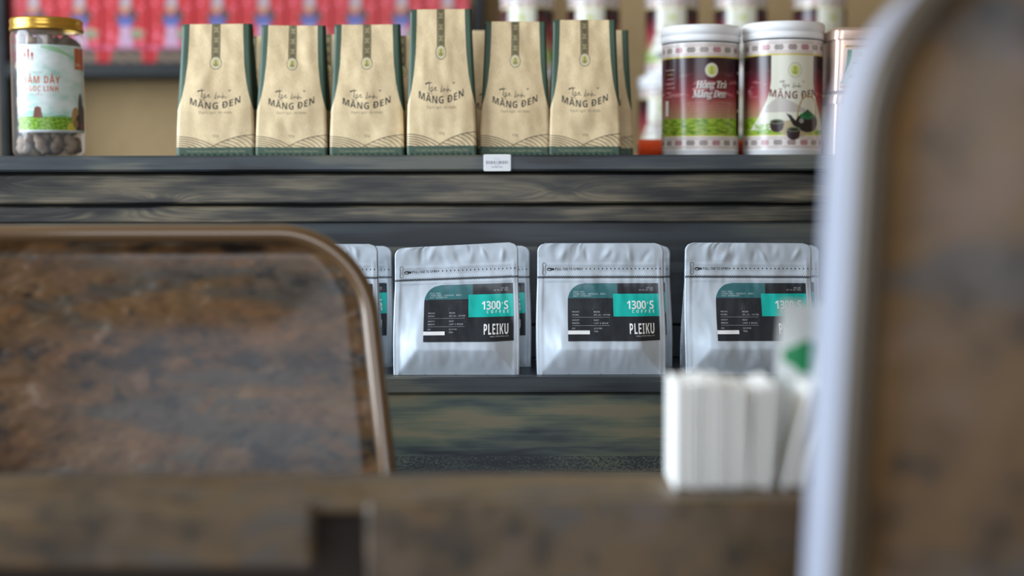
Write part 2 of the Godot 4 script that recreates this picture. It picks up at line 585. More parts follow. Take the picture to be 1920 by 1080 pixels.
func canister_print(kind: int) -> ImageTexture:
	var W := 1536
	var H := 620
	var im := canvas(W, H, c(240, 240, 240))
	pattern_band(im, 0, W, 6, 74)
	im.fill_rect(Rect2i(0, 80, W, 8), c(206, 190, 70))
	red_sky(im, 88, 440, 31 + kind)
	tea_field(im, 436, 532, 77 + kind)
	im.fill_rect(Rect2i(0, 532, W, 7), c(206, 200, 90))
	pattern_band(im, 0, W, 542, 70)
	var white := c(238, 236, 230)
	if kind == 0:
		emblem(im, 806, 160, 42, c(206, 208, 186), c(206, 214, 110), c(168, 184, 60))
		for q in [[c(60, 30, 36), 6], [white, 0]]:
			var off: int = q[1]
			var slant := func(v: Vector2) -> Vector2: return Vector2(v.x - (v.y - 270) * 0.25, v.y)
			write(im, "Hồng Trà".replace("ồ", "ô"), font_serif, 806 + off, 262 + off, 56, q[0], 0.86, 1, -3, slant)
			write(im, "Măng Đen", font_serif, 806 + off, 316 + off, 56, q[0], 0.86, 1, -3, slant)
		for k in 5:
			write(im, ["Hồng trà Măng Đen được chế biến từ búp", "trà tươi trên cao nguyên, lên men tự nhiên", "theo quy trình khép kín, giữ trọn hương", "thơm và vị ngọt hậu của trà, dùng cho", "gia đình và làm quà"][k].replace("ồ", "ô").replace("ế", "ê").replace("ừ", "u").replace("ự", "u").replace("ọ", "o").replace("ị", "i").replace("ậ", "â").replace("ủ", "u").replace("ơ", "o").replace("ư", "u").replace("ợ", "o"), font_reg, 806, 350 + 17 * k, 16, c(196, 150, 140), 1.0, 1)
		for k in 7:
			im.fill_rect(Rect2i(470 + (k * 37) % 20, 150 + k * 26, 90 - (k * 31) % 40, 5), c(190, 160, 96) if k == 1 else c(196, 160, 156))
		im.fill_rect(Rect2i(470, 330, 34, 88), white)
		im.fill_rect(Rect2i(1020, 88, 130, 444), c(38, 26, 26))
		for k in 3:
			im.fill_rect(Rect2i(1034, 160 + 110 * k, 96, 18), c(214, 206, 190))
	else:
		var pane := []
		for k in 25:
			var t := k / 24.0
			pane.append(Vector2(768 - 138 - 150 * pow(clampf((t - 0.3) / 0.7, 0, 1), 2.0), 88 + t * 418))
		for k in 25:
			var t := 1.0 - k / 24.0
			pane.append(Vector2(768 + 138 + 150 * pow(clampf((t - 0.3) / 0.7, 0, 1), 2.0), 88 + t * 418))
		fill_contours(im, [pane], c(222, 222, 204))
		fill_contours(im, [[Vector2(600, 372), Vector2(660, 330), Vector2(700, 322), Vector2(760, 350), Vector2(850, 392), Vector2(900, 408), Vector2(590, 408)]], c(190, 184, 176))
		tea_field_patch(im, 520, 470, 120, 60)
		emblem(im, 775, 172, 44, c(188, 190, 160), c(200, 208, 120), c(150, 176, 60))
		brush_words(im, 680, 268, 170, c(70, 48, 44))
		arched(im, "MĂNG ĐEN", 775, 332, 58, c(104, 50, 48), 16, 150, 0.98)
		# bamboo mat, two cups and a pot with its cane handle
		fill_contours(im, [[Vector2(610, 478), Vector2(770, 446), Vector2(960, 498), Vector2(772, 566)]], c(188, 172, 136))
		for k in 9:
			stroke(im, [Vector2(626 + k * 18, 486 + k * 8), Vector2(782 + k * 18, 450 + k * 6)], 2.0, c(140, 122, 90))
		stroke(im, bez(Vector2(792, 436), Vector2(810, 300), Vector2(880, 318), 20), 10, c(176, 150, 96))
		stroke(im, bez(Vector2(880, 318), Vector2(945, 330), Vector2(932, 440), 20), 10, c(176, 150, 96))
		var black := c(34, 30, 32)
		disc(im, 866, 464, 84, 56, black)
		fill_contours(im, [[Vector2(800, 478), Vector2(752, 424), Vector2(722, 414), Vector2(738, 436), Vector2(768, 482), Vector2(812, 504)]], black)
		disc(im, 864, 428, 58, 20, c(40, 120, 78))
		disc(im, 864, 416, 34, 16, c(28, 104, 64))
		disc(im, 864, 400, 9, 9, c(24, 70, 46))
		disc(im, 820, 456, 16, 14, c(150, 148, 150))
		for q in [[668, 476], [770, 520]]:
			disc(im, q[0], q[1] + 12, 40, 32, c(50, 36, 40))
			im.fill_rect(Rect2i(q[0] - 42, q[1] - 16, 84, 22), c(50, 36, 40))
			disc(im, q[0], q[1] - 16, 43, 14, c(112, 132, 104))
			disc(im, q[0], q[1] - 15, 34, 9, c(54, 44, 36))
	return tex(im)

func tea_field_patch(im: Image, x0: int, y0: int, w: int, h: int):
	var n := noise(91, 0.05, 3)
	for y in range(y0, y0 + h):
		for x in range(x0, x0 + w, 3):
			if n.get_noise_2d(x, y * 1.5) > -0.05:
				im.fill_rect(Rect2i(x, y, 3, 1), ramp([c(96, 140, 40), c(160, 196, 80)], 0.5 + n.get_noise_2d(x * 2, y * 2)))

func jar_print() -> ImageTexture:
	var W := 900
	var H := 780
	var im := canvas(W, H, c(206, 226, 222))
	var n := noise(12, 0.006, 4)
	for y in H:
		for x in range(0, W, 4):
			var q := n.get_noise_2d(x * 0.5, y)
			im.fill_rect(Rect2i(x, y, 4, 1), ramp([c(150, 202, 190), c(206, 226, 222), c(226, 236, 238)], 0.6 + q * 0.9))
	stroke(im, bez(Vector2(300, 20), Vector2(560, 40), Vector2(760, 160)), [26, 30, 34, 38, 40, 40, 38, 34, 30, 24, 18, 12, 8, 5, 3], c(160, 206, 168))
	# house-shaped mark
	var mark := c(176, 70, 60)
	for k in 3:
		var x := 110 + k * 46
		var up := 34 if k == 1 else 0
		im.fill_rect(Rect2i(x - 12, 92 - up, 24, 48 + up), mark)
		fill_contours(im, [[Vector2(x - 20, 94 - up), Vector2(x, 62 - up), Vector2(x + 20, 94 - up)]], mark)
		im.fill_rect(Rect2i(x - 4, 110, 8, 30), c(226, 230, 228))
	write(im, "HTX", font_reg, 156, 176, 22, c(120, 140, 136), 1.0, 1, 8)
	write(im, "ĐẶC SẢN KON TUM".replace("Ặ", "Ă").replace("Ả", "A"), font_reg, 90, 258, 26, c(120, 144, 140))
	write(im, "SÂM DÂY", font_bold, 90, 344, 88, c(198, 78, 44), 1.0, 0, 6)
	write(im, "NGOC LINH", font_bold, 92, 416, 66, c(206, 92, 54), 0.98, 0, 4)
	disc(im, 262, 431, 7, 7, c(206, 92, 54))
	write(im, "Codonopsis javanica", font_reg, 92, 452, 24, c(150, 130, 120))
	im.fill_rect(Rect2i(700, 20, 200, 190), c(196, 96, 46))
	write(im, "200g", font_bold, 712, 180, 40, c(226, 190, 160))
	# hills, grass, the long house and the roots
	fill_contours(im, [bez(Vector2(0, 640), Vector2(180, 520), Vector2(420, 660)) + [Vector2(420, 700), Vector2(0, 700)]], c(150, 206, 186))
	fill_contours(im, [bez(Vector2(330, 680), Vector2(520, 560), Vector2(760, 690)) + [Vector2(760, 720), Vector2(330, 720)]], c(128, 190, 164))
	var g := noise(44, 0.04, 3)
	for y in range(640, 780):
		for x in range(0, W, 4):
			im.fill_rect(Rect2i(x, y, 4, 1), ramp([c(70, 120, 24), c(116, 166, 40), c(160, 190, 60)], 0.5 + g.get_noise_2d(x * 0.5, y)))
	fill_contours(im, [[Vector2(196, 650), Vector2(214, 560), Vector2(250, 548), Vector2(286, 560), Vector2(306, 650)]], c(118, 72, 54))
	fill_contours(im, [[Vector2(560, 780), Vector2(600, 690), Vector2(720, 700), Vector2(900, 780)]], c(196, 184, 60))
	for q in [[700, 640, 60, 90, c(176, 140, 84)], [790, 560, 46, 140, c(66, 46, 38)], [770, 700, 80, 90, c(50, 36, 32)], [850, 660, 60, 130, c(80, 56, 46)], [820, 720, 40, 30, c(120, 60, 66)], [700, 700, 40, 40, c(150, 116, 70)]]:
		disc(im, q[0], q[1], q[2], q[3], q[4])
	im.fill_rect(Rect2i(0, 758, W, 22), c(206, 214, 216))
	for k in 45:
		fill_contours(im, [[Vector2(k * 20, 778), Vector2(k * 20 + 10, 760), Vector2(k * 20 + 20, 778)]], c(120, 130, 140))
	return tex(im)

func tin_print() -> ImageTexture:
	var im := canvas(420, 470, c(214, 222, 218))
	var n := noise(55, 0.02, 3)
	for y in range(250, 470):
		for x in range(0, 420, 3):
			var q := n.get_noise_2d(x, y)
			if q > 0.08:
				im.fill_rect(Rect2i(x, y, 3, 1), c(196, 206, 202) if y < 400 else c(170, 190, 130))
	var gl := [Vector2(40, 0)]
	var gr := [Vector2(380, 0)]
	for k in 21:
		var t := k / 20.0
		var f := 60.0 * pow(t, 2.2)
		gl.append(Vector2(118 - f * 1.3, t * 340))
		gr.append(Vector2(302 + f * 1.3, t * 340))
	gl.append(Vector2(0, 340))
	gr.append(Vector2(420, 340))
	fill_contours(im, [gl], c(16, 132, 80))
	fill_contours(im, [gr], c(150, 172, 164))
	emblem(im, 212, 66, 40, c(170, 190, 150), c(190, 206, 150), c(120, 160, 70))
	brush_words(im, 160, 160, 110, c(110, 110, 106))
	arched(im, "MĂNG ĐEN", 214, 196, 30, c(96, 92, 88), 7, 80)
	disc(im, 220, 350, 66, 46, c(112, 108, 120))
	disc(im, 130, 366, 34, 28, c(126, 120, 130))
	disc(im, 190, 400, 36, 28, c(126, 120, 130))
	stroke(im, bez(Vector2(180, 320), Vector2(220, 220), Vector2(266, 320)), 6, c(180, 180, 170))
	disc(im, 222, 314, 40, 12, c(130, 150, 140))
	return tex(im)

func red_box_print() -> ImageTexture:
	var im := canvas(256, 420, c(182, 22, 28))
	for k in 12:
		var q: Array = [[30, 90, 26], [62, 70, 18], [226, 110, 24], [206, 140, 16], [40, 270, 40], [84, 300, 30], [220, 300, 34], [24, 330, 30], [236, 250, 22], [60, 130, 14], [230, 60, 14], [40, 220, 20]][k]
		disc(im, q[0], q[1], q[2] * 0.7, q[2] * 0.7, c(206, 50, 70))
		disc(im, q[0] + 3, q[1] - 2, q[2] * 0.36, q[2] * 0.36, c(226, 120, 136))
	# a woman in woven dress with a basket
	disc(im, 132, 96, 38, 34, c(150, 140, 150))
	disc(im, 136, 70, 26, 20, c(170, 164, 176))
	disc(im, 130, 118, 22, 28, c(190, 140, 116))
	disc(im, 172, 160, 34, 40, c(88, 48, 44))
	disc(im, 96, 168, 28, 34, c(110, 58, 50))
	fill_contours(im, [[Vector2(92, 160), Vector2(168, 160), Vector2(176, 214), Vector2(86, 214)]], c(78, 92, 160))
	fill_contours(im, [[Vector2(100, 214), Vector2(160, 214), Vector2(178, 330), Vector2(88, 330)]], c(186, 150, 176))
	disc(im, 198, 262, 40, 26, c(118, 124, 90))
	disc(im, 198, 244, 26, 14, c(150, 160, 130))
	fill_contours(im, [[Vector2(34, 420), Vector2(56, 340), Vector2(214, 340), Vector2(226, 420)]], c(84, 66, 52))
	for k in 7:
		disc(im, 62 + k * 26, 384 + (k % 3) * 12, 13, 11, c(122, 104, 84))
	im.fill_rect(Rect2i(0, 334, 256, 5), c(180, 130, 190))
	return tex(im)

func price_print() -> ImageTexture:
	var im := canvas(416, 256, c(232, 236, 240))
	write(im, "Trà sâm", font_reg, 206, 74, 30, c(170, 176, 184), 1.0, 1)
	var rng := RandomNumberGenerator.new()
	rng.seed = 8
	var x := 34
	while x < 380:
		var w := rng.randi_range(3, 13)
		im.fill_rect(Rect2i(x, 98, w, 52), c(60, 66, 74))
		x += w + rng.randi_range(5, 16)
	write(im, "893600", font_reg, 206, 178, 26, c(150, 156, 164), 1.0, 1)
	write(im, "75,000 VND", font_bold, 206, 214, 34, c(110, 116, 124), 1.0, 1)
	return tex(im)

# ------------------------------------------------------------------ builders
# a point on the front sheet of a flat-bottomed pouch; u -1..1 across, v 0..1 up, h half depth, out = which face
func pouch_point(u: float, v: float, p: Dictionary, out: float) -> Vector3:
	var H: float = p.h
	var hw: float = p.w / 2.0 * (1.0 + 0.014 * sin(PI * clampf(v / 0.7, 0, 1)) - 0.012 * v)
	var y := v * H
	var r := 0.010
	if y > H - r:
		var q := y - (H - r)
		hw -= r - sqrt(maxf(r * r - q * q, 0.0))
	var edge := lerpf(p.d, 0.0022, smoothstep(0.0, 0.80, v)) if v > 0.0 else float(p.d)
	var inner := 1.0 - smoothstep(0.45, 0.95, absf(u))
	var belly := 0.0050 * inner * smoothstep(0.0, 0.22, v) * (1.0 - smoothstep(0.45, 0.74, v))
	# the folded-in foot: a trapezoid that slopes back from the fold
	var slant := (0.94 - absf(u)) * 0.62
	var foot := clampf(minf(v / 0.20, slant / 0.20), 0.0, 1.0)
	belly += 0.0085 * foot * (1.0 - smoothstep(0.20, 0.5, v))
	var seam := 0.0009 * exp(-pow((absf(u) - 0.925) / 0.018, 2.0)) * (1.0 - smoothstep(0.8, 0.9, v))
	var zip := 0.0011 * (exp(-pow((v - 0.755) / 0.010, 2.0)) + 0.7 * exp(-pow((v - 0.715) / 0.008, 2.0)) + 0.5 * exp(-pow((v - 0.835) / 0.007, 2.0))) * (1.0 - smoothstep(0.86, 0.92, absf(u)))
	var wr := 0.0
	for k in p.folds:
		var du: float = u - k[0] - (v - 0.9) * k[3]
		wr += k[1] * exp(-pow(du / k[2], 2.0)) * exp(-pow((v - k[4]) / 0.045, 2.0))
	var n: FastNoiseLite = p.noise
	var soft := n.get_noise_2d(u * 60.0, v * 60.0) * 0.0016 * (1.0 - smoothstep(0.85, 1.0, absf(u))) * smoothstep(0.0, 0.1, v)
	var fin := n.get_noise_2d(u * 20.0 + 300.0, v * 200.0) * 0.0010 * smoothstep(0.8, 1.0, absf(u))
	var lift: float = p.skew * u * smoothstep(0.1, 1.0, v)
	if out < 0.0: belly *= 0.25
	return Vector3(u * hw, y + lift, out * (edge + belly + seam + zip + wr + soft + fin) + p.lean * v)

func pouch(at: Vector3, w: float, h: float, seed_: int, skew: float, turn: float, label: String, mats: Dictionary) -> Node3D:
	var rng := RandomNumberGenerator.new()
	rng.seed = seed_
	var folds := []
	for k in 7:
		folds.append([-0.62 + 0.22 * k + rng.randf_range(-0.06, 0.06), rng.randf_range(0.0006, 0.0018) * (1 if rng.randf() < 0.7 else -1), rng.randf_range(0.025, 0.06), rng.randf_range(-1.2, 1.2), rng.randf_range(0.88, 0.93)])
	for k in 3:
		folds.append([rng.randf_range(-0.7, 0.7), -rng.randf_range(0.0006, 0.0014), 0.02, rng.randf_range(-0.4, 0.4), 0.97])
	var p := {"w": w, "h": h, "d": 0.029, "folds": folds, "noise": noise(seed_, 0.03, 3), "skew": skew, "lean": 0.006}
	var o := thing("coffee_pouch", at, label, "coffee pouch", "silver coffee pouches on the lower shelf", turn)
	var st := begin()
	var nu := 84
	var nv := 84
	var base := sheet_to(st, nu, nv, func(u, v): return [pouch_point(u * 2 - 1, v, p, 1.0), Vector2(u, 1 - v)], 0)
	base = sheet_to(st, 40, 84, func(u, v): return [pouch_point(1 - u * 2, v, p, -1.0), Vector2(0.5, 0.9)], base)
	for s in [-1.0, 1.0]:   # tucked side gussets
		base = sheet_to(st, 8, 84, func(u, v):
			var q: float = u * s
			var a: Vector3 = pouch_point(s, v, p, 1.0)
			var b: Vector3 = pouch_point(s, v, p, -1.0)
			var t: float = u if s > 0 else 1 - u
			var m: Vector3 = a.lerp(b, t)
			m.x -= s * 0.014 * (1 - absf(2 * t - 1)) * (1 - smoothstep(0.75, 0.95, v)) * smoothstep(-0.3, 0.3, v)
			return [m, Vector2(0.5, 0.9)], base)
	base = sheet_to(st, 20, 4, func(u, v): return [pouch_point(u * 2 - 1, 0.0, p, -1.0).lerp(pouch_point(u * 2 - 1, 0.0, p, 1.0), v), Vector2(0.5, 0.9)], base)
	part("body", done(st), mats.silver, o)
	# the stuck-on label with its rounded upper left corner
	var lu0 := -0.515
	var lu1 := 0.905
	var lv0 := 0.262
	var lv1 := 0.692
	var lab := func(u: float, v: float) -> Array:
		var hgt := (lv1 - lv0) * h
		var wid := (lu1 - lu0) * w / 2.0
		var rr := 0.020
		var q := v * hgt - (hgt - rr)
		var cut := (rr - sqrt(maxf(rr * rr - q * q, 0.0))) / wid if q > 0 else 0.0
		var uu := lerpf(cut, 1.0, u)
		return [pouch_point(lerpf(lu0, lu1, uu), lerpf(lv0, lv1, v), p, 1.0) + Vector3(0, 0, 0.0005), Vector2(uu, 1 - v)]
	var l := part("label", sheet(64, 48, lab), mats.label, o)
	l.set_meta("label", "dark printed label with turquoise name panel")
	part("date_sticker", sheet(12, 4, func(u, v): return [pouch_point(lerpf(lu0, lu0 + 0.335, u), lerpf(0.312, 0.340, v), p, 1.0) + Vector3(0, 0, 0.0009), Vector2(u, 1 - v)]), mats.white_paper, l)
	return o

func kraft_bag(at: Vector3, wb: float, h: float, seed_: int, turn: float, label: String, mats: Dictionary, d := 0.034, roll := 0.0) -> Node3D:
	var o := thing("paper_tea_bag", at, label, "paper bag", "kraft paper tea bags on the counter", turn)
	o.rotation.z = roll
	var n := noise(seed_, 0.03, 3)
	var wt := wb * 0.885
	var pt := func(u: float, v: float, out: float) -> Vector3:
		var hw := lerpf(wb, wt, smoothstep(0.0, 1.0, v)) / 2.0
		var dep := lerpf(d, 0.006, pow(v, 1.25))
		var bel := 0.0035 * (1 - u * u) * sin(PI * minf(v * 1.2, 1.0)) + n.get_noise_2d(u * 35.0, v * 60.0) * 0.0024 * smoothstep(0.0, 0.15, v) * (1 - pow(absf(u), 4.0))
		return Vector3(u * hw, v * h, out * (dep + bel) + 0.004 * v)
	var st := begin()
	var base := sheet_to(st, 24, 40, func(u, v): return [pt.call(u * 2 - 1, v, 1.0), Vector2(u, 1 - v)], 0)
	base = sheet_to(st, 24, 40, func(u, v): return [pt.call(1 - u * 2, v, -1.0), Vector2(u, 1 - v)], base)
	for s in [-1.0, 1.0]:
		base = sheet_to(st, 6, 40, func(u, v):
			var t: float = u if s > 0 else 1 - u
			var a: Vector3 = pt.call(s, v, 1.0)
			var m: Vector3 = a.lerp(pt.call(s, v, -1.0), t)
			m.x -= s * lerpf(0.002, 0.011, v) * (1 - absf(2 * t - 1))
			return [m, Vector2(0.004 if s < 0 else 0.996, 1 - v)], base)
	base = sheet_to(st, 12, 2, func(u, v): return [pt.call(u * 2 - 1, 1.0, 1.0).lerp(pt.call(u * 2 - 1, 1.0, -1.0), v), Vector2(u, 0.002)], base)
	base = sheet_to(st, 12, 2, func(u, v): return [pt.call(u * 2 - 1, 0.0, -1.0).lerp(pt.call(u * 2 - 1, 0.0, 1.0), v), Vector2(u, 0.999)], base)
	part("bag", done(st), mats.kraft, o)
	# the top folded over to the back
	part("folded_top", sheet(12, 4, func(u, v): return [pt.call(u * 2 - 1, 1.0 - 0.09 * v, -1.0) + Vector3(0, 0.0012 * (1 - v), -0.0022), Vector2(u, 0.05 * v)]), mats.kraft, o)
	return o

func canister(at: Vector3, turn: float, scl: float, print_mat: Material, label: String, group: String, mats: Dictionary) -> Node3D:
	var o := thing("tea_canister", at, label, "canister", group, turn)
	var R := 0.0513 * scl
	var H := 0.172 * scl
	part("body", lathe([[0.0, 0.0], [R - 0.002, 0.0], [R, 0.002], [R, H * 0.86], [R - 0.003, H * 0.865], [0.0, H * 0.865]], 56), mats.white_can, o)
	part("label", lathe([[R + 0.0004, H * 0.042], [R + 0.0004, H * 0.862]], 64), print_mat, o)
	part("lid", lathe([[R + 0.0006, H * 0.872], [R + 0.0016, H * 0.876], [R + 0.0016, H * 0.912], [R + 0.0006, H * 0.918], [R + 0.0006, H * 0.923], [R + 0.002, H * 0.929], [R + 0.002, H * 0.988], [R + 0.0004, H * 0.998], [R - 0.003, H], [R - 0.005, H * 0.99], [0.0, H * 0.99]], 56), mats.white_can, o)
	return o

func rounded_ring(w: float, d: float, r: float, n := 5) -> Array:
	var o := []
	for q in 4:
		var cx := (w / 2 - r) * (1 if q == 0 or q == 3 else -1)
		var cz := (d / 2 - r) * (1 if q < 2 else -1)
		for k in n + 1:
			var a := PI / 2 * q + PI / 2 * k / n
			o.append(Vector2(cx + cos(a) * r, cz + sin(a) * r))
	return o

func rounded_prism(levels: Array) -> ArrayMesh:
	# levels of [width, depth, corner radius, height]
	var st := SurfaceTool.new()
	st.begin(Mesh.PRIMITIVE_TRIANGLES)
	for j in levels.size() - 1:
		var a := rounded_ring(levels[j][0], levels[j][1], levels[j][2])
		var b := rounded_ring(levels[j + 1][0], levels[j + 1][1], levels[j + 1][2])
		st.set_smooth_group(j)
		for k in a.size():
			var m := (k + 1) % a.size()
			var p := [Vector3(a[k].x, levels[j][3], a[k].y), Vector3(a[m].x, levels[j][3], a[m].y), Vector3(b[k].x, levels[j + 1][3], b[k].y), Vector3(b[m].x, levels[j + 1][3], b[m].y)]
			for i in [0, 1, 2, 2, 1, 3]:
				st.set_uv(Vector2(float(k) / a.size(), p[i].y))
				st.add_vertex(p[i])
	for e in [0, levels.size() - 1]:
		var a := rounded_ring(levels[e][0], levels[e][1], levels[e][2])
		st.set_smooth_group(100 + e)
		for k in range(1, a.size() - 1):
			var tri := [a[0], a[k], a[k + 1]] if e == 0 else [a[0], a[k + 1], a[k]]
			for p in tri:
				st.set_uv(p)
				st.add_vertex(Vector3(p.x, levels[e][3], p.y))
	st.generate_normals()
	return st.commit()

func tea_tin(at: Vector3, turn: float, label: String, mats: Dictionary) -> Node3D:
	var o := thing("tea_tin", at, label, "tin", "rose gold tea tins on the counter", turn)
	var W := 0.071
	part("body", rounded_prism([[W - 0.002, W - 0.002, 0.011, 0.0], [W, W, 0.012, 0.0012], [W, W, 0.012, 0.067]]), mats.tin, o)
	part("lid", rounded_prism([[W + 0.0022, W + 0.0022, 0.013, 0.0674], [W + 0.0028, W + 0.0028, 0.013, 0.068], [W + 0.0028, W + 0.0028, 0.013, 0.079], [W + 0.001, W + 0.001, 0.012, 0.0800], [W - 0.008, W - 0.008, 0.009, 0.0832], [W - 0.010, W - 0.010, 0.008, 0.0836]]), mats.tin, o)
	var l := part("label", sheet(16, 24, func(u, v):
		var t: float = 1 - v
		var hw := 0.0185 + 0.0095 * pow(t, 2.4)
		return [Vector3((u * 2 - 1) * hw, 0.009 + v * 0.045, W / 2 + 0.0003), Vector2(0.5 + (u - 0.5) * hw / 0.028, t)]), mats.tin_label, o)
	l.set_meta("label", "white flared label with green edge")
	part("gold_trim", box(Vector3(0.044, 0.0022, 0.0006), 0.0002), mats.gold, o, Vector3(0, 0.0585, W / 2 + 0.0002))
	part("gold_trim", box(Vector3(0.056, 0.0022, 0.0006), 0.0002), mats.gold, o, Vector3(0, 0.0058, W / 2 + 0.0002))
	return o

# back of a bent sheet-metal chair: rounded trapezoid field with a rolled rim; y from foot to top, local origin on the floor
func chair(at: Vector3, turn: float, top: float, low: float, half_top: float, half_low: float, corner: float, lean: float, rim_r: float, label: String, mats: Dictionary, panel: Material, rim: Material, facing := 1.0, deep := 0.38) -> Node3D:
	var o := thing("metal_chair", at, label, "chair", "", turn)
	var hw_at := func(y: float) -> float:
		var w := lerpf(half_low, half_top, (y - low) / (top - low))
		if y > top - corner:
			var q: float = (y - (top - corner)) / corner
			w -= corner * (1 - sqrt(maxf(1 - q * q, 0.0)))
		return w
	var z_at := func(y: float) -> float: return -lean * (y - low)
	var field := func(u: float, v: float, side: float) -> Array:
		var s := 1.0 - pow(1.0 - v, 1.6)
		var y := lerpf(low, top - 0.004, s)
		var w: float = hw_at.call(y)
		var x := (u * 2 - 1) * w
		var e: float = minf((1 - absf(u * 2 - 1)) * w, top - y)
		var press := -0.006 * smoothstep(0.004, 0.022, e) + 0.003 * smoothstep(0.03, 0.10, e)
		return [Vector3(x, y, z_at.call(y) + press + side * 0.0015), Vector2(0.5 + x / (2.0 * half_low), 1 - (y - low) / (top - low))]
	var st := begin()
	var b0 := sheet_to(st, 60, 50, func(u, v): return field.call(u, v, 1.0), 0)
	sheet_to(st, 60, 50, func(u, v): return field.call(1 - u, v, -1.0), b0)
	part("backrest", done(st), panel, o)
	var path := []
	for k in 14:
		var y := lerpf(low, top - corner, k / 14.0)
		path.append(Vector3(hw_at.call(y), y, z_at.call(y)))
	for k in 17:
		var a := PI / 2 * k / 16.0
		var y := top - corner + corner * sin(a)
		path.append(Vector3(lerpf(half_low, half_top, (y - low) / (top - low)) - corner * (1 - cos(a)), y, z_at.call(y)))
	var m := path.size()
	for k in range(m - 1, -1, -1):
		var p: Vector3 = path[k]
		path.append(Vector3(-p.x, p.y, p.z))
	part("rim", tube(path, rim_r, 14), rim, o)
	# posts down from the back, seat pan and legs
	var seat_y := 0.44
	for s in [-1.0, 1.0]:
		part("back_post", tube([Vector3(s * half_low * 0.97, low + 0.01, -0.002), Vector3(s * half_low * 0.95, seat_y, 0.02 * facing)], 0.010, 8), rim, o)
		part("leg", tube([Vector3(s * half_low * 0.95, seat_y, 0.03 * facing), Vector3(s * (half_low + 0.01), 0.0, -0.03 * facing)], [0.012, 0.010], 8), rim, o)
		part("leg", tube([Vector3(s * half_low * 0.9, seat_y, (deep - 0.02) * facing), Vector3(s * (half_low + 0.005), 0.0, (deep + 0.02) * facing)], [0.012, 0.010], 8), rim, o)
	part("seat", rounded_prism([[half_low * 2, deep, 0.05, 0.0], [half_low * 2 + 0.01, deep + 0.01, 0.055, 0.008], [half_low * 2, deep, 0.05, 0.016]]), panel, o, Vector3(0, seat_y, (deep / 2 + 0.01) * facing))
	return o

